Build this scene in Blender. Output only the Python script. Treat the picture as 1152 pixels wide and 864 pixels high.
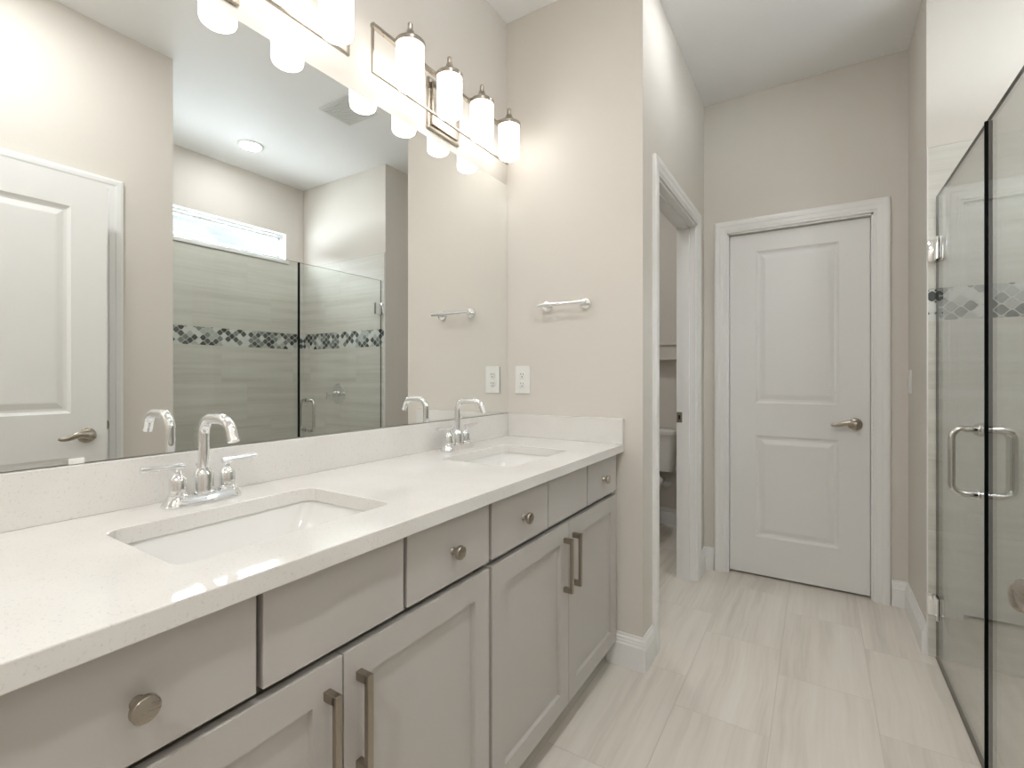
import bpy, bmesh, math
from math import pi, sin, cos, radians
from mathutils import Vector, Matrix

S = bpy.context.scene
COL = S.collection
for o in list(bpy.data.objects):
    bpy.data.objects.remove(o, do_unlink=True)

# ------------------------------------------------------------------ camera, world, exposure
CAM = (1.2318, 0.0, 1.1749)
cd = bpy.data.cameras.new('camera')
cd.sensor_fit = 'HORIZONTAL'; cd.sensor_width = 36.0
cd.lens = 543.62 / 1152 * 36.0
cd.shift_y = -(432 - 423.06) / 1152
cd.clip_start = 0.02
cam = bpy.data.objects.new('camera', cd); COL.objects.link(cam)
cam.location = CAM; cam.rotation_euler = (pi / 2, 0, 0.5627)
S.camera = cam
S.view_settings.view_transform = 'Standard'
S.view_settings.look = 'None'
S.view_settings.gamma = 1.0
S.view_settings.use_curve_mapping = False
EXPOSURE = 2.58
S.view_settings.exposure = EXPOSURE
W_STRENGTH = 4.4          # overcast daylight outside the window and in the next room
SHADE_E = 0.86             # opal glass vanity shades
CAN_E, FILL_WALK, FILL_REAR, FILL_WC, FILL_HALL = 17.0, 36.0, 66.0, 24.0, 8.0    # shower ceiling lamp, then added unseen fill lamps: walkway, behind, toilet room, hall
w = bpy.data.worlds.new('overcast_sky'); S.world = w; w.use_nodes = True
bg = w.node_tree.nodes['Background']
bg.inputs[0].default_value = (0.86, 0.93, 1.0, 1); bg.inputs[1].default_value = W_STRENGTH

# ------------------------------------------------------------------ room dimensions
E_, W_, F_, R_, SH, B_ = 1.907, 0.6457, 3.138, 1.6234, 2.656, 2.66
H_ = 2.83
NEAR = 1.19               # near side of the shower opening
ZC, ZB, CX = 0.899, 1.002, 0.569
GX = 1.656                # shower glass plane
TB = 3.90                 # back of the toilet room

# ------------------------------------------------------------------ materials
def srgb(r, g, b):
    f = lambda c: (c / 255 / 12.92) if c / 255 <= .04045 else ((c / 255 + .055) / 1.055) ** 2.4
    return (f(r), f(g), f(b), 1)

def mat(name, col=(.8, .8, .8, 1), rough=.5, metal=0.0, spec=.5, emit=None, es=0.0, coat=0.0):
    m = bpy.data.materials.new(name); m.use_nodes = True
    p = m.node_tree.nodes['Principled BSDF']
    p.inputs['Base Color'].default_value = col
    p.inputs['Roughness'].default_value = rough
    p.inputs['Metallic'].default_value = metal
    p.inputs['Specular IOR Level'].default_value = spec
    p.inputs['Coat Weight'].default_value = coat
    if emit:
        p.inputs['Emission Color'].default_value = emit
        p.inputs['Emission Strength'].default_value = es
    return m

class NT:
    """small helper for wiring math nodes"""
    def __init__(s, m):
        s.m = m; s.t = m.node_tree; s.p = s.t.nodes['Principled BSDF']
    def n(s, kind, **k):
        x = s.t.nodes.new(kind)
        for a, b in k.items(): setattr(x, a, b)
        return x
    def link(s, a, b): s.t.links.new(a, b)
    def put(s, v, sock):
        if isinstance(v, (int, float)): sock.default_value = v
        elif isinstance(v, tuple): sock.default_value = v
        else: s.link(v, sock)
    def ma(s, op, a, b=0.0, c=0.0):
        x = s.n('ShaderNodeMath', operation=op)
        s.put(a, x.inputs[0]); s.put(b, x.inputs[1]); s.put(c, x.inputs[2])
        return x.outputs[0]
    def pos(s):
        g = s.n('ShaderNodeNewGeometry'); x = s.n('ShaderNodeSeparateXYZ')
        s.link(g.outputs['Position'], x.inputs[0]); return x.outputs
    def comb(s, a, b, c):
        x = s.n('ShaderNodeCombineXYZ'); s.put(a, x.inputs[0]); s.put(b, x.inputs[1]); s.put(c, x.inputs[2]); return x.outputs[0]
    def noise(s, v, scale, detail=2.0, rough=.5):
        x = s.n('ShaderNodeTexNoise'); s.link(v, x.inputs['Vector']); x.inputs['Scale'].default_value = scale
        x.inputs['Detail'].default_value = detail; x.inputs['Roughness'].default_value = rough; return x.outputs[0]
    def white(s, v):
        x = s.n('ShaderNodeTexWhiteNoise', noise_dimensions='3D'); s.link(v, x.inputs['Vector']); return x.outputs['Value']
    def ramp(s, f, stops, interp='LINEAR'):
        x = s.n('ShaderNodeValToRGB'); r = x.color_ramp; r.interpolation = interp
        while len(r.elements) < len(stops): r.elements.new(.5)
        for e, (p, c) in zip(r.elements, stops): e.position = p; e.color = c
        s.put(f, x.inputs[0]); return x.outputs[0]
    def mix(s, f, a, b):
        x = s.n('ShaderNodeMix', data_type='RGBA'); s.put(f, x.inputs[0]); s.put(a, x.inputs[6]); s.put(b, x.inputs[7]); return x.outputs[2]
    def bump(s, h, dist, strength=1.0):
        x = s.n('ShaderNodeBump'); x.inputs['Distance'].default_value = dist; x.inputs['Strength'].default_value = strength
        s.put(h, x.inputs['Height']); s.link(x.outputs[0], s.p.inputs['Normal'])

def wall_paint(name, col, tex=.0006):
    m = mat(name, col, .55, spec=.25); t = NT(m); g = t.n('ShaderNodeNewGeometry')
    nz = t.noise(g.outputs['Position'], 70, 3)
    t.bump(nz, tex, .5)
    return m

def streak_tile(name, floor):
    m = mat(name, rough=.32 if floor else .22, spec=.45); t = NT(m); x, y, z = t.pos()
    if floor:      # 0.305 wide strips running along y, 0.59 long tiles, stepped by a third
        across, along = t.ma('SUBTRACT', x, .497), y
        row = t.ma('FLOOR', t.ma('DIVIDE', across, .303))
        al = t.ma('DIVIDE', t.ma('SUBTRACT', along, t.ma('MULTIPLY', row, -.19)), .59)
        al = t.ma('SUBTRACT', al, .327)
        ac = t.ma('DIVIDE', across, .303); L, Wd = .59, .303
    else:          # rows 0.29 high, tiles 0.6 long laid level; u runs round the corner
        u = t.ma('ADD', x, y)
        low = t.ma('LESS_THAN', z, 1.475)
        zz = t.ma('ADD', z, t.ma('MULTIPLY', low, .1255))
        ac = t.ma('DIVIDE', t.ma('SUBTRACT', zz, .0665), .295)
        row = t.ma('FLOOR', ac)
        al = t.ma('DIVIDE', t.ma('ADD', u, t.ma('MULTIPLY', row, .2)), .6); along = u; across = z; L, Wd = .6, .295
    col = t.ma('FLOOR', al)
    rnd = t.white(t.comb(row, col, 3.7))
    rnd2 = t.white(t.comb(col, row, 9.1))
    off = t.ma('MULTIPLY', rnd, 17.0)
    wav = t.noise(t.comb(t.ma('MULTIPLY', along, 2.2), t.ma('MULTIPLY', across, 2.5), off), 1.0, 2)
    acd = t.ma('ADD', across, t.ma('MULTIPLY', wav, .030 if not floor else .05))
    n1 = t.noise(t.comb(t.ma('MULTIPLY', along, .9), t.ma('MULTIPLY', acd, 15 if floor else 22), off), 1.0, 4, .6)
    n2 = t.noise(t.comb(t.ma('MULTIPLY', along, 1.6), t.ma('MULTIPLY', acd, 90), off), 1.0, 2)
    v = t.ma('ADD', t.ma('MULTIPLY', n1, .82), t.ma('MULTIPLY', n2, .18))
    v = t.ma('ADD', v, t.ma('MULTIPLY', t.ma('SUBTRACT', rnd2, .5), .06))
    if floor:
        c = t.ramp(v, [(.28, srgb(206, 197, 185)), (.5, srgb(228, 220, 208)), (.72, srgb(237, 230, 220))])
        gc = srgb(211, 203, 191)
    else:
        c = t.ramp(v, [(.28, srgb(204, 200, 189)), (.5, srgb(220, 217, 207)), (.72, srgb(230, 228, 220))])
        gc = srgb(212, 209, 202)
    fa = t.ma('FRACT', ac); fl = t.ma('FRACT', al)
    da = t.ma('MULTIPLY', t.ma('MINIMUM', fa, t.ma('SUBTRACT', 1.0, fa)), Wd)
    dl = t.ma('MULTIPLY', t.ma('MINIMUM', fl, t.ma('SUBTRACT', 1.0, fl)), L)
    d = t.ma('MINIMUM', da, dl)
    g = t.ma('LESS_THAN', d, .0013)
    t.link(t.mix(g, c, gc), t.p.inputs['Base Color'])
    hs = t.ma('MINIMUM', t.ma('DIVIDE', d, .0025), 1.0)
    t.bump(hs, .0008, .7)
    return m

def mosaic_mat():
    m = mat('leaf_mosaic', rough=.12, spec=.6); t = NT(m); x, y, z = t.pos()
    u = t.ma('DIVIDE', t.ma('ADD', x, y), .060); v = t.ma('DIVIDE', t.ma('SUBTRACT', z, 1.402), .0475)
    c = t.ma('MULTIPLY', t.ma('COSINE', t.ma('MULTIPLY', u, 2 * pi)), .25)
    a = t.ma('SUBTRACT', v, c); b = t.ma('ADD', t.ma('SUBTRACT', v, .5), c)
    k = t.ma('FLOOR', a); l = t.ma('FLOOR', b)
    same = t.ma('LESS_THAN', t.ma('ABSOLUTE', t.ma('SUBTRACT', k, l)), .5)
    col_a = t.ma('ADD', t.ma('FLOOR', u), .5); col_b = t.ma('FLOOR', t.ma('ADD', u, .5))
    colid = t.ma('ADD', t.ma('MULTIPLY', same, col_b), t.ma('MULTIPLY', t.ma('SUBTRACT', 1.0, same), col_a))
    rnd = t.white(t.comb(colid, t.ma('ADD', k, t.ma('MULTIPLY', l, 7.3)), 1.3))
    tint = t.ramp(rnd, [(0, srgb(222, 223, 218)), (.30, srgb(186, 190, 184)), (.48, srgb(133, 140, 135)), (.66, srgb(84, 90, 87)), (.84, srgb(58, 64, 62))], 'CONSTANT')
    fa = t.ma('FRACT', a); fb = t.ma('FRACT', b)
    g = t.ma('MINIMUM', t.ma('MINIMUM', fa, t.ma('SUBTRACT', 1.0, fa)), t.ma('MINIMUM', fb, t.ma('SUBTRACT', 1.0, fb)))
    gm = t.ma('LESS_THAN', g, .055)
    t.link(t.mix(gm, tint, srgb(214, 213, 206)), t.p.inputs['Base Color'])
    t.bump(t.ma('MINIMUM', t.ma('DIVIDE', g, .12), 1.0), .0008, .6)
    return m

def quartz_mat():
    m = mat('white_quartz', rough=.035, spec=.5, coat=.0); t = NT(m); g = t.n('ShaderNodeNewGeometry'); P = g.outputs['Position']
    n1 = t.noise(P, 220, 2); n2 = t.noise(P, 420, 2); n3 = t.noise(P, 6, 3)
    c = t.ramp(n3, [(.3, srgb(229, 225, 219)), (.7, srgb(236, 233, 228))])
    sp = t.ramp(n1, [(.60, (0, 0, 0, 1)), (.72, (1, 1, 1, 1))])
    sp2 = t.ramp(n2, [(.62, (0, 0, 0, 1)), (.74, (1, 1, 1, 1))])
    c2 = t.mix(t.ma('MULTIPLY', sp, .20), c, srgb(150, 143, 134))
    c3 = t.mix(t.ma('MULTIPLY', sp2, .16), c2, srgb(170, 164, 156))
    t.link(c3, t.p.inputs['Base Color'])
    return m

def thin_glass(name, tint, rough=0.0):
    """clear sheet: transmits straight through, mirrors by Schlick's curve on both faces"""
    m = bpy.data.materials.new(name); m.use_nodes = True; nt = m.node_tree; nt.nodes.clear()
    out = nt.nodes.new('ShaderNodeOutputMaterial'); mx = nt.nodes.new('ShaderNodeMixShader')
    tr = nt.nodes.new('ShaderNodeBsdfTransparent'); gl = nt.nodes.new('ShaderNodeBsdfGlossy')
    tr.inputs[0].default_value = tint; gl.inputs['Roughness'].default_value = rough
    lw = nt.nodes.new('ShaderNodeLayerWeight'); lw.inputs[0].default_value = .5
    pw = nt.nodes.new('ShaderNodeMath'); pw.operation = 'POWER'; pw.inputs[1].default_value = 5
    ma = nt.nodes.new('ShaderNodeMath'); ma.operation = 'MULTIPLY_ADD'; ma.inputs[1].default_value = .96; ma.inputs[2].default_value = .04
    nt.links.new(lw.outputs['Facing'], pw.inputs[0]); nt.links.new(pw.outputs[0], ma.inputs[0])
    nt.links.new(ma.outputs[0], mx.inputs[0]); nt.links.new(tr.outputs[0], mx.inputs[1]); nt.links.new(gl.outputs[0], mx.inputs[2])
    nt.links.new(mx.outputs[0], out.inputs[0])
    return m

def opal_mat():
    m = mat('opal_shade_glass', (.9, .9, .88, 1), .25, emit=(1.0, .985, .97, 1), es=SHADE_E)
    return m

def brushed(name, col, rough):
    m = mat(name, col, rough, 1.0); t = NT(m); x, y, z = t.pos()
    n = t.noise(t.comb(t.ma('MULTIPLY', x, 60), t.ma('MULTIPLY', y, 60), t.ma('MULTIPLY', z, 900)), 1.0, 2)
    t.put(t.ma('ADD', t.ma('MULTIPLY', n, .05), rough - .025), t.p.inputs['Roughness'])
    return m

def shingle_mat():
    m = mat('pale_roof_shingles', rough=.9, spec=.1); t = NT(m); x, y, z = t.pos()
    row = t.ma('FLOOR', t.ma('DIVIDE', z, .075))
    ofs = t.white(t.comb(row, 2.0, 5.0))
    c = t.ma('FLOOR', t.ma('ADD', t.ma('DIVIDE', y, .22), ofs))
    r = t.white(t.comb(row, c, 1.0))
    colr = t.ramp(r, [(0, srgb(46, 47, 49)), (.5, srgb(56, 57, 59)), (1, srgb(64, 65, 67))])
    fz = t.ma('FRACT', t.ma('DIVIDE', z, .075))
    t.link(t.mix(t.ma('LESS_THAN', fz, .2), colr, srgb(38, 39, 42)), t.p.inputs['Base Color'])
    return m

M = dict(
    wall=wall_paint('greige_wall_paint', srgb(224, 218, 209)),
    ceil=wall_paint('ceiling_paint', srgb(247, 246, 244), .0012),
    trim=mat('white_trim_paint', srgb(243, 242, 239), .28, spec=.5),
    door=mat('white_door_paint', srgb(241, 240, 237), .33, spec=.45),
    cab=mat('taupe_cabinet_paint', srgb(194, 189, 183), .36, spec=.4),
    quartz=quartz_mat(),
    porcelain=mat('white_porcelain', srgb(238, 236, 232), .06, spec=.6),
    edge_black=mat('black_edge_line', srgb(8, 10, 10), .6, spec=.1),
    steel=mat('polished_nickel', (.66, .65, .63, 1), .13, 1.0),
    chrome=mat('polished_chrome', (.86, .87, .88, 1), .04, 1.0),
    nickel=brushed('satin_nickel', srgb(176, 168, 156), .28),
    bronze=brushed('pull_nickel', srgb(166, 157, 144), .30),
    mirror=mat('silvered_glass', (.93, .945, .935, 1), 0.0, 1.0),
    mirror_edge=mat('mirror_edge', srgb(120, 128, 122), .2),
    glass=thin_glass('shower_glass', (.978, .990, .983, 1)),
    gedge=mat('dark_glass_edge', srgb(9, 16, 14), .4, spec=.15),
    pane=thin_glass('window_pane_glass', (.97, .98, .985, 1)),
    opal=opal_mat(),
    lamp=mat('recessed_lamp_lens', (.9, .9, .9, 1), .4, emit=(.96, .98, 1, 1), es=CAN_E),
    white_plastic=mat('white_plastic', srgb(240, 239, 234), .3),
    dark=mat('dark_slot', srgb(45, 42, 38), .6),
    vinyl=mat('white_vinyl', srgb(238, 240, 240), .35),
    floor=streak_tile('streaked_floor_tile', True),
    tile=streak_tile('streaked_wall_tile', False),
    mosaic=mosaic_mat(),
    grille=mat('vent_white', srgb(228, 227, 223), .5),
    shingle=shingle_mat(),
)

# ------------------------------------------------------------------ mesh helpers
class MB:
    def __init__(s, off=(0, 0, 0)):
        s.bm = bmesh.new(); s.off = Vector(off); s.mi = 0
    def box(s, a, b, bev=0.0, seg=2):
        a = Vector(a); b = Vector(b)
        lo = Vector([min(p, q) for p, q in zip(a, b)]); hi = Vector([max(p, q) for p, q in zip(a, b)])
        g = bmesh.ops.create_cube(s.bm, size=1.0, matrix=Matrix.Translation((lo + hi) / 2 - s.off) @ Matrix.Diagonal((*(hi - lo), 1)))
        fs = {f for v in g['verts'] for f in v.link_faces}
        for f in fs: f.material_index = s.mi
        if bev > 0:
            es = list({e for v in g['verts'] for e in v.link_edges})
            bmesh.ops.bevel(s.bm, geom=es, offset=bev, segments=seg, profile=.5, affect='EDGES')
        return s
    def ring_stack(s, rings, cap0=True, cap1=True, closed=True):
        vs = [[s.bm.verts.new(Vector(p) - s.off) for p in r] for r in rings]
        n = len(vs[0])
        for i in range(len(vs) - 1):
            for j in range(n if closed else n - 1):
                k = (j + 1) % n
                f = s.bm.faces.new((vs[i][j], vs[i][k], vs[i + 1][k], vs[i + 1][j])); f.material_index = s.mi
        if cap0: s.bm.faces.new(list(reversed(vs[0]))).material_index = s.mi
        if cap1: s.bm.faces.new(vs[-1]).material_index = s.mi
        return s
    def lathe(s, o, axis, prof, n=32):
        """prof: (distance along axis, radius)"""
        o = Vector(o); ax = Vector(axis).normalized(); q = ax.to_track_quat('Z', 'Y')
        rings = [[o + q @ Vector((r * cos(2 * pi * i / n), r * sin(2 * pi * i / n), d)) for i in range(n)] for d, r in prof]
        return s.ring_stack(rings)
    def cyl(s, a, b, r, r2=None, n=24):
        a = Vector(a); b = Vector(b); return s.lathe(a, b - a, [(0, r), ((b - a).length, r if r2 is None else r2)], n)
    def tube(s, path, r, n=16, flat=None):
        """round tube along a polyline; r may be a list; flat=(a,b) scales the section"""
        P = [Vector(p) for p in path]; rings = []; up = None
        for i, p in enumerate(P):
            d = (P[min(i + 1, len(P) - 1)] - P[max(i - 1, 0)]).normalized()
            if up is None:
                up = Vector((0, 0, 1)) if abs(d.z) < .9 else Vector((0, 1, 0))
            side = d.cross(up).normalized(); up = side.cross(d).normalized()
            rr = r[i] if isinstance(r, (list, tuple)) else r
            fa, fb = flat if flat else (1, 1)
            rings.append([p + side * (rr * fa * cos(2 * pi * k / n)) + up * (rr * fb * sin(2 * pi * k / n)) for k in range(n)])
        return s.ring_stack(rings)
    def build(s, name, m, parent=None, loc=None, smooth=None):
        bmesh.ops.recalc_face_normals(s.bm, faces=s.bm.faces)
        me = bpy.data.meshes.new(name); s.bm.to_mesh(me); s.bm.free()
        for x in (m if isinstance(m, (list, tuple)) else [m]): me.materials.append(x)
        if smooth:
            for p in me.polygons: p.use_smooth = True
            me.set_sharp_from_angle(angle=radians(smooth))
        o = bpy.data.objects.new(name, me); COL.objects.link(o)
        if parent: o.parent = parent
        if loc is not None: o.location = loc
        return o

def tag(o, label=None, cat=None, group=None, kind=None):
    if label: o['label'] = label
    if cat: o['category'] = cat
    if group: o['group'] = group
    if kind: o['kind'] = kind
    return o

def thing(name, label, cat, loc=(0, 0, 0), rz=0.0, group=None, kind=None):
    o = bpy.data.objects.new(name, None); o.empty_display_size = .05; COL.objects.link(o)
    o.location = loc; o.rotation_euler = (0, 0, rz)
    return tag(o, label, cat, group, kind)

def copy_tree(o, parent=None):
    c = o.copy(); COL.objects.link(c)
    if parent: c.parent = parent
    for ch in list(o.children): copy_tree(ch, c)
    return c

def struct(name, boxes, m, label, cat, parent=None):
    b = MB()
    for a, c in boxes: b.box(a, c)
    o = b.build(name, m, parent)
    if parent is None: tag(o, label, cat, None, 'structure')
    return o

def arc(c, r, a0, a1, n, u=(1, 0, 0), v=(0, 0, 1)):
    c = Vector(c); u = Vector(u); v = Vector(v)
    return [c + u * r * cos(a0 + (a1 - a0) * i / n) + v * r * sin(a0 + (a1 - a0) * i / n) for i in range(n + 1)]

def rrect(x0, y0, x1, y1, r, z, n=6):
    out = []
    for cx, cy, a in ((x1 - r, y1 - r, 0), (x0 + r, y1 - r, pi / 2), (x0 + r, y0 + r, pi), (x1 - r, y0 + r, 1.5 * pi)):
        out += [(cx + r * cos(a + pi / 2 * i / n), cy + r * sin(a + pi / 2 * i / n), z) for i in range(n + 1)]
    return out

# ------------------------------------------------------------------ room shell
struct('floor', [((-.9, -1.6, -.1), (GX, 4.0, 0)), ((GX, -1.6, -.1), (2.8, NEAR, 0)), ((GX, SH, -.1), (2.8, 4.0, 0))], M['floor'],
       'pale streaked plank tile floor running to the white door', 'floor')
struct('floor_shower', [((GX, NEAR, -.1), (2.8, SH, -.002))], M['floor'], 'tiled shower floor behind the glass', 'floor')
struct('ceiling', [((-.9, -1.6, H_), (2.8, 4.1, H_ + .1))], M['ceil'], 'pale grey textured flat ceiling', 'ceiling')
struct('wall_left', [((-.11, -1.6, 0), (0, E_, H_))], M['wall'], 'greige wall behind the wide mirror and vanity', 'wall')
struct('wall_end', [((-.8, E_, 0), (W_, E_ + .11, H_))], M['wall'], 'greige wall with the towel bar at the end of the vanity', 'wall')
JN, JF, DH = 2.105, 2.91, 2.045
struct('wall_passage', [((W_ - .106, E_ + .11, 0), (W_, JN, H_)), ((W_ - .106, JF, 0), (W_, TB, H_)), ((W_ - .106, JN, DH), (W_, JF, H_))], M['wall'],
       'greige side wall pierced by the toilet room doorway', 'wall')
FX0, FX1 = .775, 1.484
struct('wall_far', [((W_, F_, 0), (FX0, F_ + .11, H_)), ((FX1, F_, 0), (R_, F_ + .11, H_)), ((FX0, F_, DH - .015), (FX1, F_ + .11, H_))], M['wall'],
       'greige far wall around the closed white door', 'wall')
struct('wall_right', [((R_, SH + .11, 0), (R_ + .11, TB, H_))], M['wall'], 'narrow greige wall between far door and shower tiles', 'wall')
ws = struct('wall_shower', [((R_, SH + .004, 0), (B_ + .11, SH + .11, H_))], M['wall'], 'end wall of the shower, tiled below and painted above', 'wall')
EJ0, EJ1 = .095, .905
struct('wall_entry', [((R_, -1.6, 0), (R_ + .11, EJ0, H_)), ((R_, EJ1, 0), (R_ + .11, NEAR, H_)), ((R_, EJ0, DH), (R_ + .11, EJ1, H_))], M['wall'],
       'greige wall behind the open door, seen in the mirror', 'wall')
WY0, WY1, WZ0, WZ1 = 1.30, 2.495, 2.165, 2.405
wo = struct('wall_window', [((B_, -1.6, 0), (B_ + .13, SH, WZ0)), ((B_, -1.6, WZ1), (B_ + .13, SH, H_)), ((B_, -1.6, WZ0), (B_ + .13, WY0, WZ1)), ((B_, WY1, WZ0), (B_ + .13, SH, WZ1))], M['wall'],
       'back wall of the shower with the slot window', 'wall')
wn = struct('wall_near', [((R_ + .11, NEAR - .11, 0), (B_, NEAR - .012, H_))], M['wall'], 'near side wall of the shower, hidden beside the glass', 'wall')
struct('wall_rear', [((-.11, -1.7, 0), (R_ + .11, -1.6, H_))], M['wall'], 'greige wall behind the camera', 'wall')
struct('wall_closet', [((R_ + .11, -.35, 0), (B_, -.25, H_))], M['wall'], 'closet wall beyond the open door', 'wall')
struct('wall_back', [((-.8, TB, 0), (R_ + .11, TB + .1, H_))], M['wall'], 'tan back wall of the toilet room behind the tank', 'wall')
struct('wall_toilet', [((-.8, E_ + .11, 0), (-.7, TB, H_))], M['wall'], 'side wall of the toilet room, hidden by the vanity end wall', 'wall')
# shower cladding
ZT, BZ0, BZ1 = 2.135, 1.407, 1.542
def clad(a, b, parent):
    (ax, ay), (bx, by) = a, b
    MB().box((ax, ay, 0), (bx, by, BZ0)).box((ax, ay, BZ1), (bx, by, ZT)).build('tile_cladding', M['tile'], parent)
    MB().box((ax, ay, BZ0), (bx, by, BZ1)).build('mosaic_band', M['mosaic'], parent)
clad((R_ + .004, SH - .006), (B_ - .008, SH + .004), ws)
clad((B_ - .01, NEAR), (B_, SH - .006), wo)
clad((R_ + .11, NEAR - .012), (B_ - .01, NEAR - .002), wn)
# white metal trim closing the tile edge
MB().box((R_, SH - .008, 0), (R_ + .004, SH + .004, ZT)).build('edge_trim', M['trim'], ws)

# ------------------------------------------------------------------ baseboards and casings
BPROF = [(0, 0), (.016, 0), (.016, .092), (.0125, .098), (.0125, .106), (.010, .110), (.010, .116), (.0055, .123), (.0045, .132), (0, .132)]
def baseboard(name, path, label):
    """path: floor polyline (x,y); board stands on the left side of the direction of travel"""
    P = [Vector((x, y, 0)) for x, y in path]; rings = []
    for i, p in enumerate(P):
        d0 = (P[i] - P[i - 1]).normalized() if i else None
        d1 = (P[i + 1] - P[i]).normalized() if i < len(P) - 1 else None
        n0 = Vector((-d0.y, d0.x, 0)) if d0 else None; n1 = Vector((-d1.y, d1.x, 0)) if d1 else None
        if n0 and n1:
            b = (n0 + n1).normalized(); b = b / b.dot(n0)
        else: b = n0 or n1
        rings.append([p + b * t + Vector((0, 0, z)) for t, z in BPROF])
    return tag(MB().ring_stack(rings).build(name, M['trim']), label, 'baseboard', None, 'structure')
baseboard('baseboard_end', [(W_, JN - .075), (W_, E_), (.5, E_)], 'white stepped baseboard wrapping the corner beside the vanity')
baseboard('baseboard_far', [(.705, F_), (W_, F_), (W_, JF + .075)], 'short white baseboard between the two door casings')
baseboard('baseboard_right', [(R_, SH + .002), (R_, F_), (1.556, F_)], 'white baseboard in the corner between far door and shower')
baseboard('baseboard_entry', [(R_, .978), (R_, NEAR)], 'white baseboard on the wall behind the open door')
baseboard('baseboard_toilet', [(W_ - .106, TB), (-.7, TB)], 'white baseboard on the wall behind the toilet')

CPROF = [(0, 0), (0, .010), (.006, .012), (.012, .012), (.016, .0145), (.036, .0155), (.042, .018), (.058, .019), (.068, .017), (.070, .012), (.070, 0)]
def casing(name, a, b, h, origin, uax, nax, label, wd=.07):
    """mitred U of moulding round an opening: u from a to b on the wall, height h"""
    o = Vector(origin); u = Vector(uax); n = Vector(nax); rings = []
    k = wd / .07
    for pu, pz, su, sz in ((a, 0, -1, 0), (a, h, -1, 1), (b, h, 1, 1), (b, 0, 1, 0)):
        rings.append([o + u * (pu + su * w_ * k) + n * t + Vector((0, 0, pz + sz * w_ * k)) for w_, t in CPROF])
    return tag(MB().ring_stack(rings).build(name, M['trim']), label, 'door casing', None, 'structure')
casing('trim_1', FX0 + .003, FX1 - .003, DH - .018, (0, F_, 0), (1, 0, 0), (0, -1, 0), 'white moulded casing around the closed far door')
casing('trim_2', JN + .003, JF - .003, DH - .003, (W_, 0, 0), (0, 1, 0), (1, 0, 0), 'white moulded casing around the toilet room doorway')
casing('trim_3', EJ0 + .003, EJ1 - .003, DH - .003, (R_, 0, 0), (0, 1, 0), (-1, 0, 0), 'white moulded casing behind the open door, seen in the mirror')
# jambs with stops
tj = MB()
tj.box((W_ - .106, JN, 0), (W_, JN + .012, DH)).box((W_ - .106, JF - .012, 0), (W_, JF, DH)).box((W_ - .106, JN, DH - .012), (W_, JF, DH))
tj.box((W_ - .072, JF - .024, 0), (W_ - .034, JF - .012, DH - .012)).box((W_ - .072, JN + .012, 0), (W_ - .034, JN + .024, DH - .012)).box((W_ - .072, JN + .012, DH - .024), (W_ - .034, JF - .012, DH - .012))
t4 = tag(tj.build('trim_4', M['trim']), 'white jamb lining the toilet room doorway', 'door jamb', None, 'structure')
MB().box((W_ - .105, JF - .0135, .905), (W_ - .073, JF - .0118, .965), .0005).build('strike_plate', M['bronze'], t4)
MB().box((W_ - .096, JF - .0142, .922), (W_ - .084, JF - .0132, .948)).build('strike_hole', M['dark'], t4)
fj = MB().box((FX0, F_, 0), (FX0 + .012, F_ + .11, DH - .015)).box((FX1 - .012, F_, 0), (FX1, F_ + .11, DH - .015)).box((FX0, F_, DH - .027), (FX1, F_ + .11, DH - .015))
tag(fj.build('trim_5', M['trim']), 'white jamb around the closed far door', 'door jamb', None, 'structure')
ej = MB().box((R_, EJ0, 0), (R_ + .11, EJ0 + .012, DH)).box((R_, EJ1 - .012, 0), (R_ + .11, EJ1, DH)).box((R_, EJ0, DH - .012), (R_ + .11, EJ1, DH))
t6 = tag(ej.build('trim_6', M['trim']), 'white jamb behind the open door, seen in the mirror', 'door jamb', None, 'structure')
MB().lathe((R_ - .010, EJ1 - .010, .945), (-1, 0, 0), [(0, .026), (.003, .026), (.004, .022)]).build('strike_plate', M['bronze'], t6)

# ------------------------------------------------------------------ doors
def panel_face(b, O, u, n, xs, zs, panels, rings, h0=0.0):
    """flat face in plane O + x*u + z*Z, with moulded rectangular panels; rings: (inset, depth along n)"""
    O = Vector(O); u = Vector(u); n = Vector(n); Z = Vector((0, 0, 1))
    P = lambda x, z, d: b.bm.verts.new(O + u * x + Z * z + n * d - b.off)
    for i in range(len(xs) - 1):
        for j in range(len(zs) - 1):
            x0, x1, z0, z1 = xs[i], xs[i + 1], zs[j], zs[j + 1]
            if (i, j) in panels:
                prev = None
                for ins, d in rings:
                    cur = [P(x0 + ins, z0 + ins, d), P(x1 - ins, z0 + ins, d), P(x1 - ins, z1 - ins, d), P(x0 + ins, z1 - ins, d)]
                    if prev:
                        for k in range(4): b.bm.faces.new((prev[k], prev[(k + 1) % 4], cur[(k + 1) % 4], cur[k]))
                    prev = cur
                b.bm.faces.new(prev)
            else:
                b.bm.faces.new([P(x0, z0, h0), P(x1, z0, h0), P(x1, z1, h0), P(x0, z1, h0)])
MOLD = [(0, 0), (.004, -.003), (.012, -.007), (.022, -.008), (.030, -.006), (.046, -.0015), (.052, -.001)]
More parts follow.
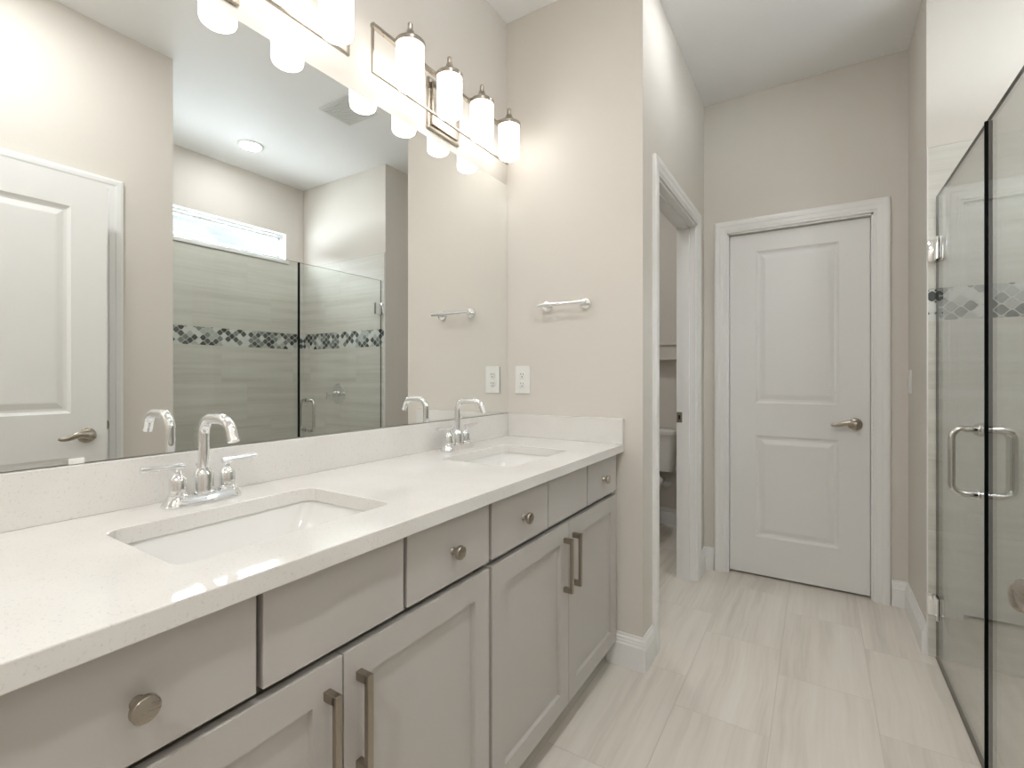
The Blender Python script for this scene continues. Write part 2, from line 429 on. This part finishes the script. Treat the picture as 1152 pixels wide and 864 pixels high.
def slab(name, wdt, hgt, px, pz, parent, m='door', th=.035):
    """two-panel moulded slab, hinge edge at x=0, faces +-y"""
    b = MB(); xs = [0, px[0], px[1], wdt]; zs = [0, pz[0], pz[1], pz[2], pz[3], hgt]
    for y, n in ((-th / 2, (0, -1, 0)), (th / 2, (0, 1, 0))):
        panel_face(b, (0, y, 0), (1, 0, 0), n, xs, zs, {(1, 1), (1, 3)}, MOLD)
    h = th / 2
    for a, c in (((0, -h, 0), (0, h, 0)), ((wdt, -h, 0), (wdt, h, 0))):
        q = [Vector((a[0], a[1], 0)), Vector((c[0], c[1], 0)), Vector((c[0], c[1], hgt)), Vector((a[0], a[1], hgt))]
        b.bm.faces.new([b.bm.verts.new(v) for v in q])
    for z in (0, hgt):
        b.bm.faces.new([b.bm.verts.new(v) for v in ((0, -h, z), (wdt, -h, z), (wdt, h, z), (0, h, z))])
    bmesh.ops.remove_doubles(b.bm, verts=b.bm.verts, dist=.0001)
    return b.build(name, M[m], parent)
def lever(parent, x, z, y, s, tip, m='nickel'):
    """wave lever: rosette on the face y, sticking out along s, arm towards x+tip"""
    r = MB().lathe((x, y, z), (0, s, 0), [(0, .033), (.006, .033), (.010, .029), (.012, .020), (.020, .0165), (.044, .0155), (.052, .0170), (.061, .0165), (.065, .0125), (.066, .006)], 32).build('lever_rosette', M[m], parent, smooth=40)
    d = 1 if tip > 0 else -1; L = abs(tip)
    pts = []; rr = []
    for i in range(13):
        t = i / 12
        pts.append((x - d * .008 + d * (L + .008) * t, y + s * (.053 + .004 * sin(pi * t)), z + .003 + .010 * sin(2 * pi * (t - .08)) * (.35 + .65 * t)))
        rr.append(.0125 * (1 - t) ** .7 + .0055)
    MB().tube(pts, rr, 14, (.62, 1)).build('lever_arm', M[m], r, smooth=60)
# far door (closed)
d1 = thing('door_1', 'closed white two-panel door in the far wall', 'door', (FX0 + .014, F_ + .030 + .0175, .012), 0, None, 'structure')
SW = FX1 - FX0 - .028
slab('door_slab', SW, 2.003, (.140, .545), (.222, .815, 1.005, 1.895), d1)
lever(d1, SW - .065, .905, -.0175, -1, -.108)
# entry door, standing open flat in front of its casing
d2 = thing('door_2', 'white two-panel door standing ajar, lever at the right edge of the picture', 'door', (1.5085, .108, .010), pi / 2, None, 'structure')
slab('door_slab', .762, 2.022, (.125, .637), (.222, .815, 1.005, 1.895), d2)
lever(d2, .762 - .072, .905, .0175, 1, -.108)
lever(d2, .762 - .072, .905, -.0175, -1, -.108)
for zz in (.25, 1.0, 1.75):
    MB().cyl((-.008, -.028, zz), (-.008, -.028, zz + .09), .007, n=12).box((-.008, -.0285, zz), (.0, -.018, zz + .09)).box((-.016, -.09, zz), (-.010, -.028, zz + .09)).build('hinge', M['nickel'], d2)

# ------------------------------------------------------------------ window
win = thing('window_1', 'white framed slot window high on the shower back wall', 'window', (B_, (WY0 + WY1) / 2, WZ0), 0, None, 'structure')
def frame_boxes(b, x0, x1, y0, y1, z0, z1, wd):
    b.box((x0, y0, z0), (x1, y1, z0 + wd)).box((x0, y0, z1 - wd), (x1, y1, z1))
    b.box((x0, y0, z0 + wd), (x1, y0 + wd, z1 - wd)).box((x0, y1 - wd, z0 + wd), (x1, y1, z1 - wd))
wo_ = win.location
b = MB(wo_); frame_boxes(b, B_ + .045, B_ + .12, WY0, WY1, WZ0, WZ1, .028); b.build('window_frame', M['vinyl'], win)
b = MB(wo_); frame_boxes(b, B_ + .060, B_ + .10, WY0 + .028, WY1 - .028, WZ0 + .028, WZ1 - .028, .02); b.build('window_sash', M['vinyl'], win)
b = MB(wo_); frame_boxes(b, B_ + .0005, B_ + .045, WY0, WY1, WZ0, WZ1, .008); b.build('window_reveal', M['trim'], win)
MB(wo_).box((B_ - .020, WY0 - .015, WZ0 - .022), (B_ + .045, WY1 + .015, WZ0 + .006), .003).build('window_sill', M['trim'], win)
MB(wo_).box((B_ + .078, WY0 + .04, WZ0 + .04), (B_ + .084, WY1 - .04, WZ1 - .04)).build('window_pane', M['pane'], win)
# neighbour's roof outside
b = MB((6.5, 3.5, 2.0))
b.ring_stack([[(4.6, -3, 2.35), (6.8, -3, 3.72), (6.8, -3, 3.55), (4.6, -3, 2.2)], [(4.6, 9, 2.35), (6.8, 9, 3.72), (6.8, 9, 3.55), (4.6, 9, 2.2)]])
nr = tag(b.build('neighbour_roof', M['shingle'], None, (6.5, 3.5, 2.0)), 'pale shingled roof slope outside the slot window', 'roof', None, 'structure')

# ------------------------------------------------------------------ vanity cabinets
def make_cabinet(y0, y1, label, filler):
    """local frame: origin at floor, y from 0; front faces +x at 0.545"""
    Lc = y1 - y0; t = thing('vanity_cabinet', label, 'cabinet', (0, y0, 0), 0, 'grey vanity cabinets under the worktop')
    e = filler
    q = .018
    MB().box((.478, 0, .10), (.490, Lc, .866)).box((.004, 0, .10), (.525, q * .3, .866)).box((.004, Lc - q - filler, .10), (.525, Lc, .866)).box((.004, q * .3, .10), (.525, Lc - q, .10 + q * .2)).box((.004, q * .3, .104), (.012, Lc - q, .866)).build('carcass', M['cab'], t)
    MB().box((.02, .0, 0), (.478, Lc, .10)).build('toe_kick', M['cab'], t)
    return t
def add_front(t, y0, y1, z0, z1, name, drawer):
    if drawer:
        return MB().box((.5255, y0, z0), (.545, y1, z1), .0015, 2).build(name, M['cab'], t)
    b = MB(); fw = .058
    panel_face(b, (.545, y0, 0), (0, 1, 0), (1, 0, 0), [0, y1 - y0], [z0, z1], {(0, 0)}, [(0, 0), (fw, 0), (fw + .0008, -.0105), (fw + .0016, -.011)])
    # slab body behind the moulded face
    for q in (((.5255, y0, z0), (.545, y0, z0), (.545, y0, z1), (.5255, y0, z1)), ((.5255, y1, z0), (.545, y1, z0), (.545, y1, z1), (.5255, y1, z1)),
              ((.5255, y0, z0), (.545, y0, z0), (.545, y1, z0), (.5255, y1, z0)), ((.5255, y0, z1), (.545, y0, z1), (.545, y1, z1), (.5255, y1, z1)),
              ((.5255, y0, z0), (.5255, y1, z0), (.5255, y1, z1), (.5255, y0, z1))):
        b.bm.faces.new([b.bm.verts.new(v) for v in q])
    bmesh.ops.remove_doubles(b.bm, verts=b.bm.verts, dist=.0001)
    return b.build(name, M['cab'], t)
def add_knob(parent, y, z):
    MB().lathe((.545, y, z), (1, 0, 0), [(0, .0085), (.003, .0075), (.006, .006), (.015, .006), (.017, .0145), (.0185, .0158), (.025, .0158), (.0265, .0148), (.027, .013)], 32).build('knob', M['nickel'], parent, smooth=35)
def add_pull(parent, y, z0, z1):
    b = MB(); q = .0065
    b.box((.545, y - q, z0), (.572, y + q, z0 + .016), .001).box((.545, y - q, z1 - .016), (.572, y + q, z1), .001)
    b.box((.567, y - q, z0), (.577, y + q, z1), .0012)
    b.build('bar_pull', M['bronze'], parent)
TZ0, TZ1, DZ0, DZ1 = .714, .860, .104, .697
# cabinet fronts (distances along y as seen on the photographed run)
def fill(t, y0, cuts, split, knobs, panel_y1):
    (a0, a1), (b0, b1), (c0, c1) = cuts
    for k, (p, q) in enumerate(cuts):
        fr = add_front(t, p - y0, q - y0, TZ0, TZ1, 'drawer' if k != 1 else 'false_front', True)
        if k != 1: add_knob(fr, (knobs[0] if k == 0 else knobs[1]) - y0, .785)
    dl = add_front(t, a0 - y0, split - .0015 - y0, DZ0, DZ1, 'door', False); add_pull(dl, split - .033 - y0, .482, .655)
    dr = add_front(t, split + .0015 - y0, c1 - y0, DZ0, DZ1, 'door', False); add_pull(dr, split + .033 - y0, .482, .655)
V0 = .085
c1 = make_cabinet(V0, .9885, 'grey shaker cabinet unit under the near sink, cut by the bottom edge', -.0175)
fill(c1, V0, ((.104, .395), (.405, .690), (.700, .983)), .5465, (.2495, .8415), 0)
c2 = make_cabinet(.9895, E_ - .002, 'grey shaker cabinet unit under the far sink, beside the end wall', .004)
fill(c2, .9895, ((.996, 1.291), (1.2955, 1.585), (1.594, 1.880)), 1.4365, (1.1465, 1.737), 0)

# ------------------------------------------------------------------ countertop, splashes, sinks
SINKS = [(.165, .335, .452, .748), (.165, 1.236, .452, 1.636)]
b = MB((0, V0, .867))
edges = []
def loop(pts):
    vs = [b.bm.verts.new(Vector(p) - b.off) for p in pts]
    return [b.bm.edges.new((vs[i], vs[(i + 1) % len(vs)])) for i in range(len(vs))]
CT0, CT1 = V0 - .012, E_ - .001
edges += loop([(.001, CT0, ZC), (CX, CT0, ZC), (CX, CT1, ZC), (.001, CT1, ZC)])
for s_ in SINKS: edges += loop(rrect(*s_, .028, ZC))
bmesh.ops.triangle_fill(b.bm, use_beauty=True, edges=edges)
g = bmesh.ops.extrude_face_region(b.bm, geom=list(b.bm.faces))
bmesh.ops.translate(b.bm, verts=[v for v in g['geom'] if isinstance(v, bmesh.types.BMVert)], vec=(0, 0, -.032))
ct = b.build('countertop', M['quartz'], None, (0, V0, .867))
md = ct.modifiers.new('edge', 'BEVEL'); md.width = .002; md.segments = 2; md.limit_method = 'ANGLE'; md.angle_limit = radians(60)
tag(ct, 'long white speckled quartz worktop over the grey cabinets', 'countertop')
o = MB((0, V0, ZC)).box((.001, CT0, ZC), (.020, CT1, ZB), .0015).build('backsplash', M['quartz'], None, (0, V0, ZC))
tag(o, 'long low white quartz backsplash under the mirror', 'backsplash')
o = MB((0, E_, ZC)).box((.0205, E_ - .0205, ZC), (CX, E_ - .001, ZB), .0015).build('side_splash', M['quartz'], None, (0, E_, ZC))
tag(o, 'short white quartz side splash on the wall below the outlet', 'backsplash')

def make_sink(s_, label):
    x0, y0, x1, y1 = s_; cx, cy = (x0 + x1) / 2, (y0 + y1) / 2
    t = thing('sink', label, 'sink', (cx, cy, .867), 0, 'undermount sinks')
    X0, X1, Y0, Y1 = x0 - cx, x1 - cx, y0 - cy, y1 - cy
    def R(i, j, r, z): return rrect(X0 + i, Y0 + j, X1 - i, Y1 - j, r, z)
    b = MB()
    rings = [R(-.022, -.022, .05, -.0005), R(-.022, -.022, .05, -.012), R(-.010, -.010, .045, -.02), R(.012, .025, .04, -.120), R(.03, .05, .03, -.135),
             R(.05, .07, .03, -.133)]
    # outside shell up from the bottom, then the inside going down
    out = list(reversed([R(-.022, -.022, .05, -.0005), R(-.022, -.022, .05, -.014), R(-.012, -.012, .045, -.022), R(.004, .040, .04, -.128), R(.03, .05, .03, -.142)]))
    ins = [R(-.004, -.004, .032, -.0005), R(-.002, .0, .03, -.012), R(.010, .052, .03, -.085), R(.020, .078, .034, -.108), R(.038, .100, .03, -.118), R(.10, .17, .02, -.121)]
    b.ring_stack(out + ins)
    b.build('basin', M['porcelain'], t, smooth=50)
    d = MB().lathe((0, 0, -.1215), (0, 0, 1), [(0, .022), (.002, .022), (.0035, .018), (.003, .014)], 24).build('drain', M['chrome'], t, smooth=40)
    MB().lathe((0, 0, -.1195), (0, 0, 1), [(0, .012), (.004, .012), (.006, .009)], 20).build('drain_plug', M['chrome'], d, smooth=40)
    return t
make_sink(SINKS[0], 'near rectangular white undermount sink, large in the left foreground')
make_sink(SINKS[1], 'far rectangular white undermount sink, beside the end wall')

# ------------------------------------------------------------------ faucets
def make_faucet(x, y, label):
    t = thing('faucet', label, 'faucet', (x, y, ZC), 0, 'chrome centreset faucets')
    b = MB()
    def R(i, z): return rrect(-.028 + i, -.080 + i, .028 - i, .080 - i, .022 - i * .6, z, 8)
    b.ring_stack([R(0, .0005), R(0, .004), R(.002, .006), R(.004, .010), R(.007, .017), R(.009, .0195), R(.012, .0205)])
    b.build('base_plate', M['chrome'], t, smooth=30)
    b = MB().lathe((0, 0, .019), (0, 0, 1), [(0, .0225), (.004, .0225), (.006, .0205), (.010, .0198), (.040, .0198), (.046, .0180), (.053, .0130), (.055, .0118)], 40)
    sp = b.build('spout_body', M['chrome'], t, smooth=30)
    path = [(0, 0, .066), (0, 0, .10), (0, 0, .130)] + [tuple(p) for p in arc((.036, 0, .148), .036, pi, pi / 2, 10)] + [(.060, 0, .184)]
    path += [tuple(p) for p in arc((.078, 0, .144), .040, pi / 2, radians(12), 10)] + [(.123, 0, .140)]
    MB().tube(path, .0112, 24).build('spout', M['chrome'], sp, smooth=50)
    MB().cyl((-.024, 0, .018), (-.024, 0, .075), .0025, n=10).lathe((-.024, 0, .075), (0, 0, 1), [(0, .003), (.002, .0055), (.010, .0055), (.012, .004)], 16).build('lift_rod', M['chrome'], t, smooth=40)
    for s in (-1, 1):
        b = MB().lathe((0, s * .0508, .019), (0, 0, 1), [(0, .0195), (.005, .0195), (.008, .0165), (.036, .0165), (.040, .0150), (.047, .0095), (.050, .0062), (.058, .0055), (.062, .0065)], 36)
        h = b.build('handle', M['chrome'], t, smooth=30)
        MB().tube([(.0, s * .040, .083), (0, s * .052, .0835), (0, s * .118, .0860)], [.0062, .0062, .0058], 16).build('handle_lever', M['chrome'], h, smooth=50)
    return t
make_faucet(.085, .540, 'near chrome faucet with two lever handles, left foreground')
make_faucet(.085, 1.434, 'far chrome faucet with two lever handles, toward the end wall')

# ------------------------------------------------------------------ mirror
MY0, MZ0, MZ1 = .078, ZB + .002, 2.066
mr = thing('wall_mirror', 'wide frameless mirror above the backsplash', 'mirror', (0, MY0, MZ0))
MB((0, MY0, MZ0)).box((.001, MY0, MZ0), (.0049, E_ - .0015, MZ1)).build('mirror_back', M['mirror_edge'], mr)
MB((0, MY0, MZ0)).box((.0049, MY0, MZ0), (.0056, E_ - .0015, MZ1)).build('mirror_face', M['mirror'], mr)
for cy in (.345, 1.55):
    MB((0, MY0, MZ0)).box((.0057, cy - .012, MZ0 - .001), (.0085, cy + .012, MZ0 + .010), .001).build('mirror_clip', M['white_plastic'], mr)

# ------------------------------------------------------------------ vanity lights
def make_light(y, label):
    """origin on the wall below the backplate centre"""
    t = thing('vanity_light', label, 'wall light', (0, y, 2.20), 0, 'four-shade vanity lights')
    MB().box((.001, -.093, -.10), (.012, .093, .092), .003).box((.012, -.078, -.085), (.020, .078, .077), .003).build('backplate', M['nickel'], t)
    b = MB(); q = .0045
    # thin flat rectangular frame held off the plate
    y0, y1, z0, z1 = -.395, .395, -.065, .083
    b.box((.044, y0, z0 - q), (.053, y1, z0 + q * .3), .0008).box((.041, y0, z1 - .008), (.056, y1, z1 + .004), .0008)
    b.box((.044, y0, z0), (.053, y0 + .006, z1), .0008).box((.044, y1 - .006, z0), (.053, y1, z1), .0008)
    b.build('frame', M['nickel'], t)
    MB().box((.018, -.012, .068), (.046, .012, .084), .001).build('standoff', M['nickel'], t)
    for i in range(4):
        sy = (i - 1.5) * .198
        # arm
        MB().box((.050, sy - .006, .075), (.110, sy + .006, .083), .001).build('arm', M['nickel'], t)
        s = MB().lathe((.118, sy, -.108), (0, 0, 1), [(.012, .030), (.0135, .037), (.018, .0425), (.024, .0445), (.032, .045), (.153, .045), (.154, .040)], 40).build('shade', M['opal'], t, smooth=35)
        cp = MB().lathe((.118, sy, .040), (0, 0, 1), [(0, .0480), (.001, .0490), (.012, .0490), (.015, .0470), (.022, .034), (.030, .024), (.044, .0135), (.052, .0115), (.055, .0075), (.060, .0085), (.074, .0085), (.078, .006)], 40).build('shade_cap', M['nickel'], s, smooth=30)
    return t
make_light(1.445, 'four-shade nickel vanity light above the far sink')
make_light(.567, 'nickel vanity light above the near sink, seen mainly in the mirror')

# ------------------------------------------------------------------ towel bar, outlet, switch
tb = thing('towel_bar', 'short chrome towel bar on the wall beside the mirror', 'towel bar', (.31, E_, 1.484))
MB().tube([(-.115, -.058, 0), (.115, -.058, 0)], .0075, 20).build('bar', M['chrome'], tb, smooth=50)
for x in (-.092, .092):
    p = MB().tube([(x, -.008, 0), (x, -.058, 0)], .0075, 20).build('post', M['chrome'], tb, smooth=50)
    MB().lathe((x, -.0005, 0), (0, -1, 0), [(0, .0245), (.006, .0245), (.009, .0225), (.010, .010)], 36).build('rosette', M['chrome'], p, smooth=35)
ol = thing('wall_outlet', 'white duplex outlet on the wall above the side splash', 'outlet', (.089, E_, 1.158))
pl = MB().box((-.0395, -.0065, -.063), (.0395, -.0005, .063), .002).build('outlet_plate', M['white_plastic'], ol)
for z in (-.0215, .0215):
    q = MB().lathe((0, -.0062, z), (0, -1, 0), [(0, .0165), (.0025, .0165), (.003, .0155)], 28).build('receptacle', M['white_plastic'], ol, smooth=40)
    MB().box((-.0075, -.0096, z + .001), (-.0052, -.0088, z + .009)).box((.0052, -.0096, z + .001), (.0075, -.0088, z + .009)).cyl((0, -.0088, z - .007), (0, -.0096, z - .007), .0024, n=12).build('slots', M['dark'], q)
sw = thing('light_switch', 'white rocker switch on the narrow wall by the far door', 'switch', (R_, 3.060, 1.148))
MB().box((-.0065, -.036, -.058), (-.0005, .036, .058), .002).build('switch_plate', M['white_plastic'], sw)
b = MB(); b.ring_stack([[(-.0066, -.016, -.033), (-.0110, -.016, -.033), (-.0085, -.016, .033), (-.0066, -.016, .033)], [(-.0066, .016, -.033), (-.0110, .016, -.033), (-.0085, .016, .033), (-.0066, .016, .033)]])
b.build('rocker', M['white_plastic'], sw)

# ------------------------------------------------------------------ ceiling fittings
cl = thing('recessed_light', 'round recessed ceiling light over the shower, seen in the mirror', 'ceiling light', (2.216, 1.932, H_))
MB().lathe((0, 0, -.0005), (0, 0, -1), [(0, .088), (.003, .088), (.007, .080), (.007, .068)], 40).build('trim_ring', M['white_plastic'], cl, smooth=40)
MB().lathe((0, 0, -.0078), (0, 0, -1), [(0, .0675), (.002, .0670), (.003, .060)], 36).build('lens', M['lamp'], cl, smooth=40)
for q, e, lb in (((.93, 2.10), FILL_HALL, 'added fill light over the hall by the toilet room doorway, out of view'), ((1.12, .50), FILL_WALK, 'added fill light over the walkway, above the picture'), ((1.15, -.90), FILL_REAR, 'added fill light behind the camera'), ((.10, 2.75), FILL_WC, 'added fill light in the toilet room, hidden by the wall')):
    c = copy_tree(cl); c.location = (q[0], q[1], H_); c['label'] = lb  # unseen copies of the shower lamp, added to brighten the room
    for ch in c.children:
        if ch.name.startswith('lens'):
            ch.data = ch.data.copy(); ch.data.materials[0] = mat('recessed_lamp_lens', (.9, .9, .9, 1), .4, emit=(.96, .98, 1, 1), es=e)  # lens of an added fill lamp
av = thing('ceiling_vent', 'square slatted ceiling vent, seen in the mirror', 'vent', (1.248, 2.005, H_))
b = MB(); frame = .132
b.box((-frame, -.118, -.010), (frame, -.100, -.0005), .002).box((-frame, .100, -.010), (frame, .118, -.0005), .002).box((-frame, -.10, -.010), (-.114, .10, -.0005), .002).box((.114, -.10, -.010), (frame, .10, -.0005), .002)
b.build('vent_frame', M['grille'], av)
b = MB()
for i in range(14):
    y = -.093 + i * .0143
    b.box((-.114, y - .004, -.0085), (.114, y + .004, -.004))
b.box((-.114, -.10, -.003), (.114, .10, -.0008))
b.build('vent_slats', M['grille'], av)

# ------------------------------------------------------------------ shower glass
YE = 1.935
def sheet(name, y0, y1, z0, z1, parent, off):
    b = MB(off); b.box((GX - .0045, y0, z0), (GX + .0045, y1, z1))
    for f in b.bm.faces: f.material_index = 0 if abs(f.normal.x) > .9 else 1
    return b.build(name, [M['glass'], M['gedge']], parent)
sd = thing('shower_door', 'frameless glass shower door hinged on the tiled wall, with a metal pull', 'shower door', (GX, SH - .02, 0))
L0 = sd.location
sheet('door_glass', YE + .003, SH - .014, .012, 1.920, sd, L0)
MB(L0).box((GX - .0085, YE - .0015, .012), (GX + .0085, YE + .0045, 1.920)).build('edge_strip', M['edge_black'], sd)  # black strip added for the dark internal reflection along the glass edges
for z in (1.699, .222):
    h = MB(L0).box((GX - .030, SH - .0135, z - .046), (GX + .030, SH - .0065, z + .046), .002).cyl((GX, SH - .022, z - .030), (GX, SH - .022, z + .030), .0075, n=16)
    hp = h.build('hinge', M['chrome'], sd, smooth=30)
    MB(L0).box((GX - .0125, SH - .072, z - .046), (GX - .0055, SH - .020, z + .046), .002).box((GX + .0055, SH - .072, z - .046), (GX + .0125, SH - .020, z + .046), .002).build('hinge_clamp', M['chrome'], hp)
hy = 2.000
for s, nm in ((-1, 'outer pull'), (1, 'inner pull')):
    x0 = GX + s * .0055; xo = GX + s * .070; za, zb = .813, 1.012; r = .028
    p = [(x0, hy, za), (xo - s * r, hy, za)] + [tuple(v) for v in arc((xo - s * r, hy, za + r), r, -pi / 2, 0, 8, (s, 0, 0))] + [tuple(v) for v in arc((xo - s * r, hy, zb - r), r, 0, pi / 2, 8, (s, 0, 0))] + [(x0, hy, zb)]
    hb = MB(L0).tube(p, .0095, 20).build('pull_handle', M['steel'], sd, smooth=60)
    MB(L0).cyl((x0, hy, za), (x0 + s * .004, hy, za), .0145, n=20).cyl((x0, hy, zb), (x0 + s * .004, hy, zb), .0145, n=20).build('pull_washer', M['chrome'], hb, smooth=40)
fp = thing('glass_screen', 'fixed glass shower panel at the right edge of the picture', 'shower panel', (GX, NEAR + .3, 0))
L1 = fp.location
sheet('panel_glass', NEAR + .004, YE - .002, .006, 1.920, fp, L1)
MB(L1).box((GX - .010, NEAR + .001, .06), (GX + .010, NEAR + .004, 1.92)).box((GX - .008, NEAR + .004, .0003), (GX - .0055, YE - .002, .012)).box((GX + .0055, NEAR + .004, .0003), (GX + .008, YE - .002, .012)).build('wall_channel', M['chrome'], fp)
o = MB((GX, 2.3, 0)).box((GX - .006, YE, .0002), (GX + .006, SH - .008, .006), .002).build('door_sweep_strip', M['bronze'], None, (GX, 2.3, 0))
tag(o, 'thin dark threshold strip on the floor under the glass door', 'threshold')
sv = thing('shower_valve', 'round chrome shower valve on the tiled end wall, seen in the mirror', 'shower valve', (2.164, SH - .006, 1.026))
MB().lathe((0, -.0005, 0), (0, -1, 0), [(0, .085), (.004, .085), (.010, .078), (.012, .035), (.014, .028), (.040, .026), (.046, .024)], 48).build('escutcheon', M['chrome'], sv, smooth=30)
MB().lathe((0, -.046, 0), (0, -1, 0), [(0, .022), (.020, .022), (.023, .019)], 32).tube([(.0, -.058, -.006), (.055, -.062, -.010), (.085, -.062, -.012)], [.009, .0075, .0075], 14).tube([(.080, -.062, .012), (.080, -.062, -.045)], .0075, 12).build('valve_handle', M['chrome'], sv, smooth=40)

# ------------------------------------------------------------------ toilet room
def make_toilet(x, y, label):
    """origin on the floor below the tank back, facing -y"""
    t = thing('toilet', label, 'toilet', (x, y, 0))
    b = MB()
    def R(i, f, z): return rrect(-.215 + i, -.19 + i * .8 + f, .215 - i, -.012, .028, z)
    b.ring_stack([R(.05, .03, .432), R(.03, .012, .445), R(.022, .008, .50), R(.0, 0, .725)])
    b.build('tank', M['porcelain'], t, smooth=35)
    b = MB(); b.ring_stack([rrect(-.225, -.200, .225, -.006, .03, .7255), rrect(-.227, -.202, .227, -.006, .03, .735), rrect(-.225, -.2, .225, -.006, .03, .758), rrect(-.21, -.185, .21, -.012, .03, .766)])
    b.build('tank_lid', M['porcelain'], t, smooth=40)
    MB().cyl((-.16, -.191, .66), (-.16, -.206, .66), .012, n=16).box((-.165, -.214, .653), (-.09, -.205, .667), .002).build('flush_lever', M['chrome'], t, smooth=40)
    def EL(cx, cy, a, bb, z, n=36): return [(cx + a * cos(2 * pi * i / n), cy + bb * sin(2 * pi * i / n), z) for i in range(n)]
    b = MB(); b.ring_stack([EL(0, -.34, .105, .24, .0005), EL(0, -.34, .10, .235, .03), EL(0, -.34, .085, .215, .12), EL(0, -.36, .10, .21, .20), EL(0, -.40, .155, .245, .30), EL(0, -.425, .18, .265, .375), EL(0, -.43, .182, .268, .395),
                            EL(0, -.43, .145, .225, .395), EL(0, -.42, .125, .19, .33), EL(0, -.40, .07, .10, .22)])
    b.box((-.06, -.24, .30), (.06, -.03, .432), .02, 3)
    b.build('bowl', M['porcelain'], t, smooth=50)
    b = MB(); b.ring_stack([EL(0, -.43, .184, .27, .396), EL(0, -.43, .186, .272, .402), EL(0, -.43, .18, .266, .410), EL(0, -.43, .13, .20, .410), EL(0, -.43, .128, .198, .396)], cap0=False, cap1=False)
    b.build('seat', M['white_plastic'], t, smooth=50)
    b = MB(); b.ring_stack([EL(0, -.43, .184, .27, .411), EL(0, -.43, .186, .272, .418), EL(0, -.43, .175, .26, .426), EL(0, -.43, .10, .16, .429)])
    b.box((-.09, -.205, .398), (.09, -.17, .425), .004).build('lid', M['white_plastic'], t, smooth=50)
make_toilet(.110, TB - .004, 'white toilet glimpsed through the doorway of the small room')
vv = thing('supply_valve', 'small white water valve on the wall under the toilet tank', 'valve', (.232, TB, .33))
MB().lathe((0, -.0005, 0), (0, -1, 0), [(0, .028), (.004, .027), (.008, .012), (.05, .010)], 20).build('valve_body', M['white_plastic'], vv, smooth=40)
MB().lathe((0, -.046, 0), (0, -1, 0), [(0, .012), (.004, .022), (.014, .022), (.018, .012)], 16).build('valve_knob', M['white_plastic'], vv, smooth=40)
MB().tube([(0, -.030, .008), (.0, -.034, .04), (-.004, -.030, .060)], .005, 10).build('supply_hose', M['chrome'], vv, smooth=50)
o = MB((0, TB, 1.3)).box((-.15, TB - .10, 1.300), (.534, TB - .0005, 1.420), .002).box((-.15, TB - .112, 1.412), (.534, TB - .0005, 1.430), .002).build('wall_shelf', M['wall'], None, (0, TB, 1.3))
tag(o, 'tan boxed ledge on the wall above the toilet tank', 'shelf')
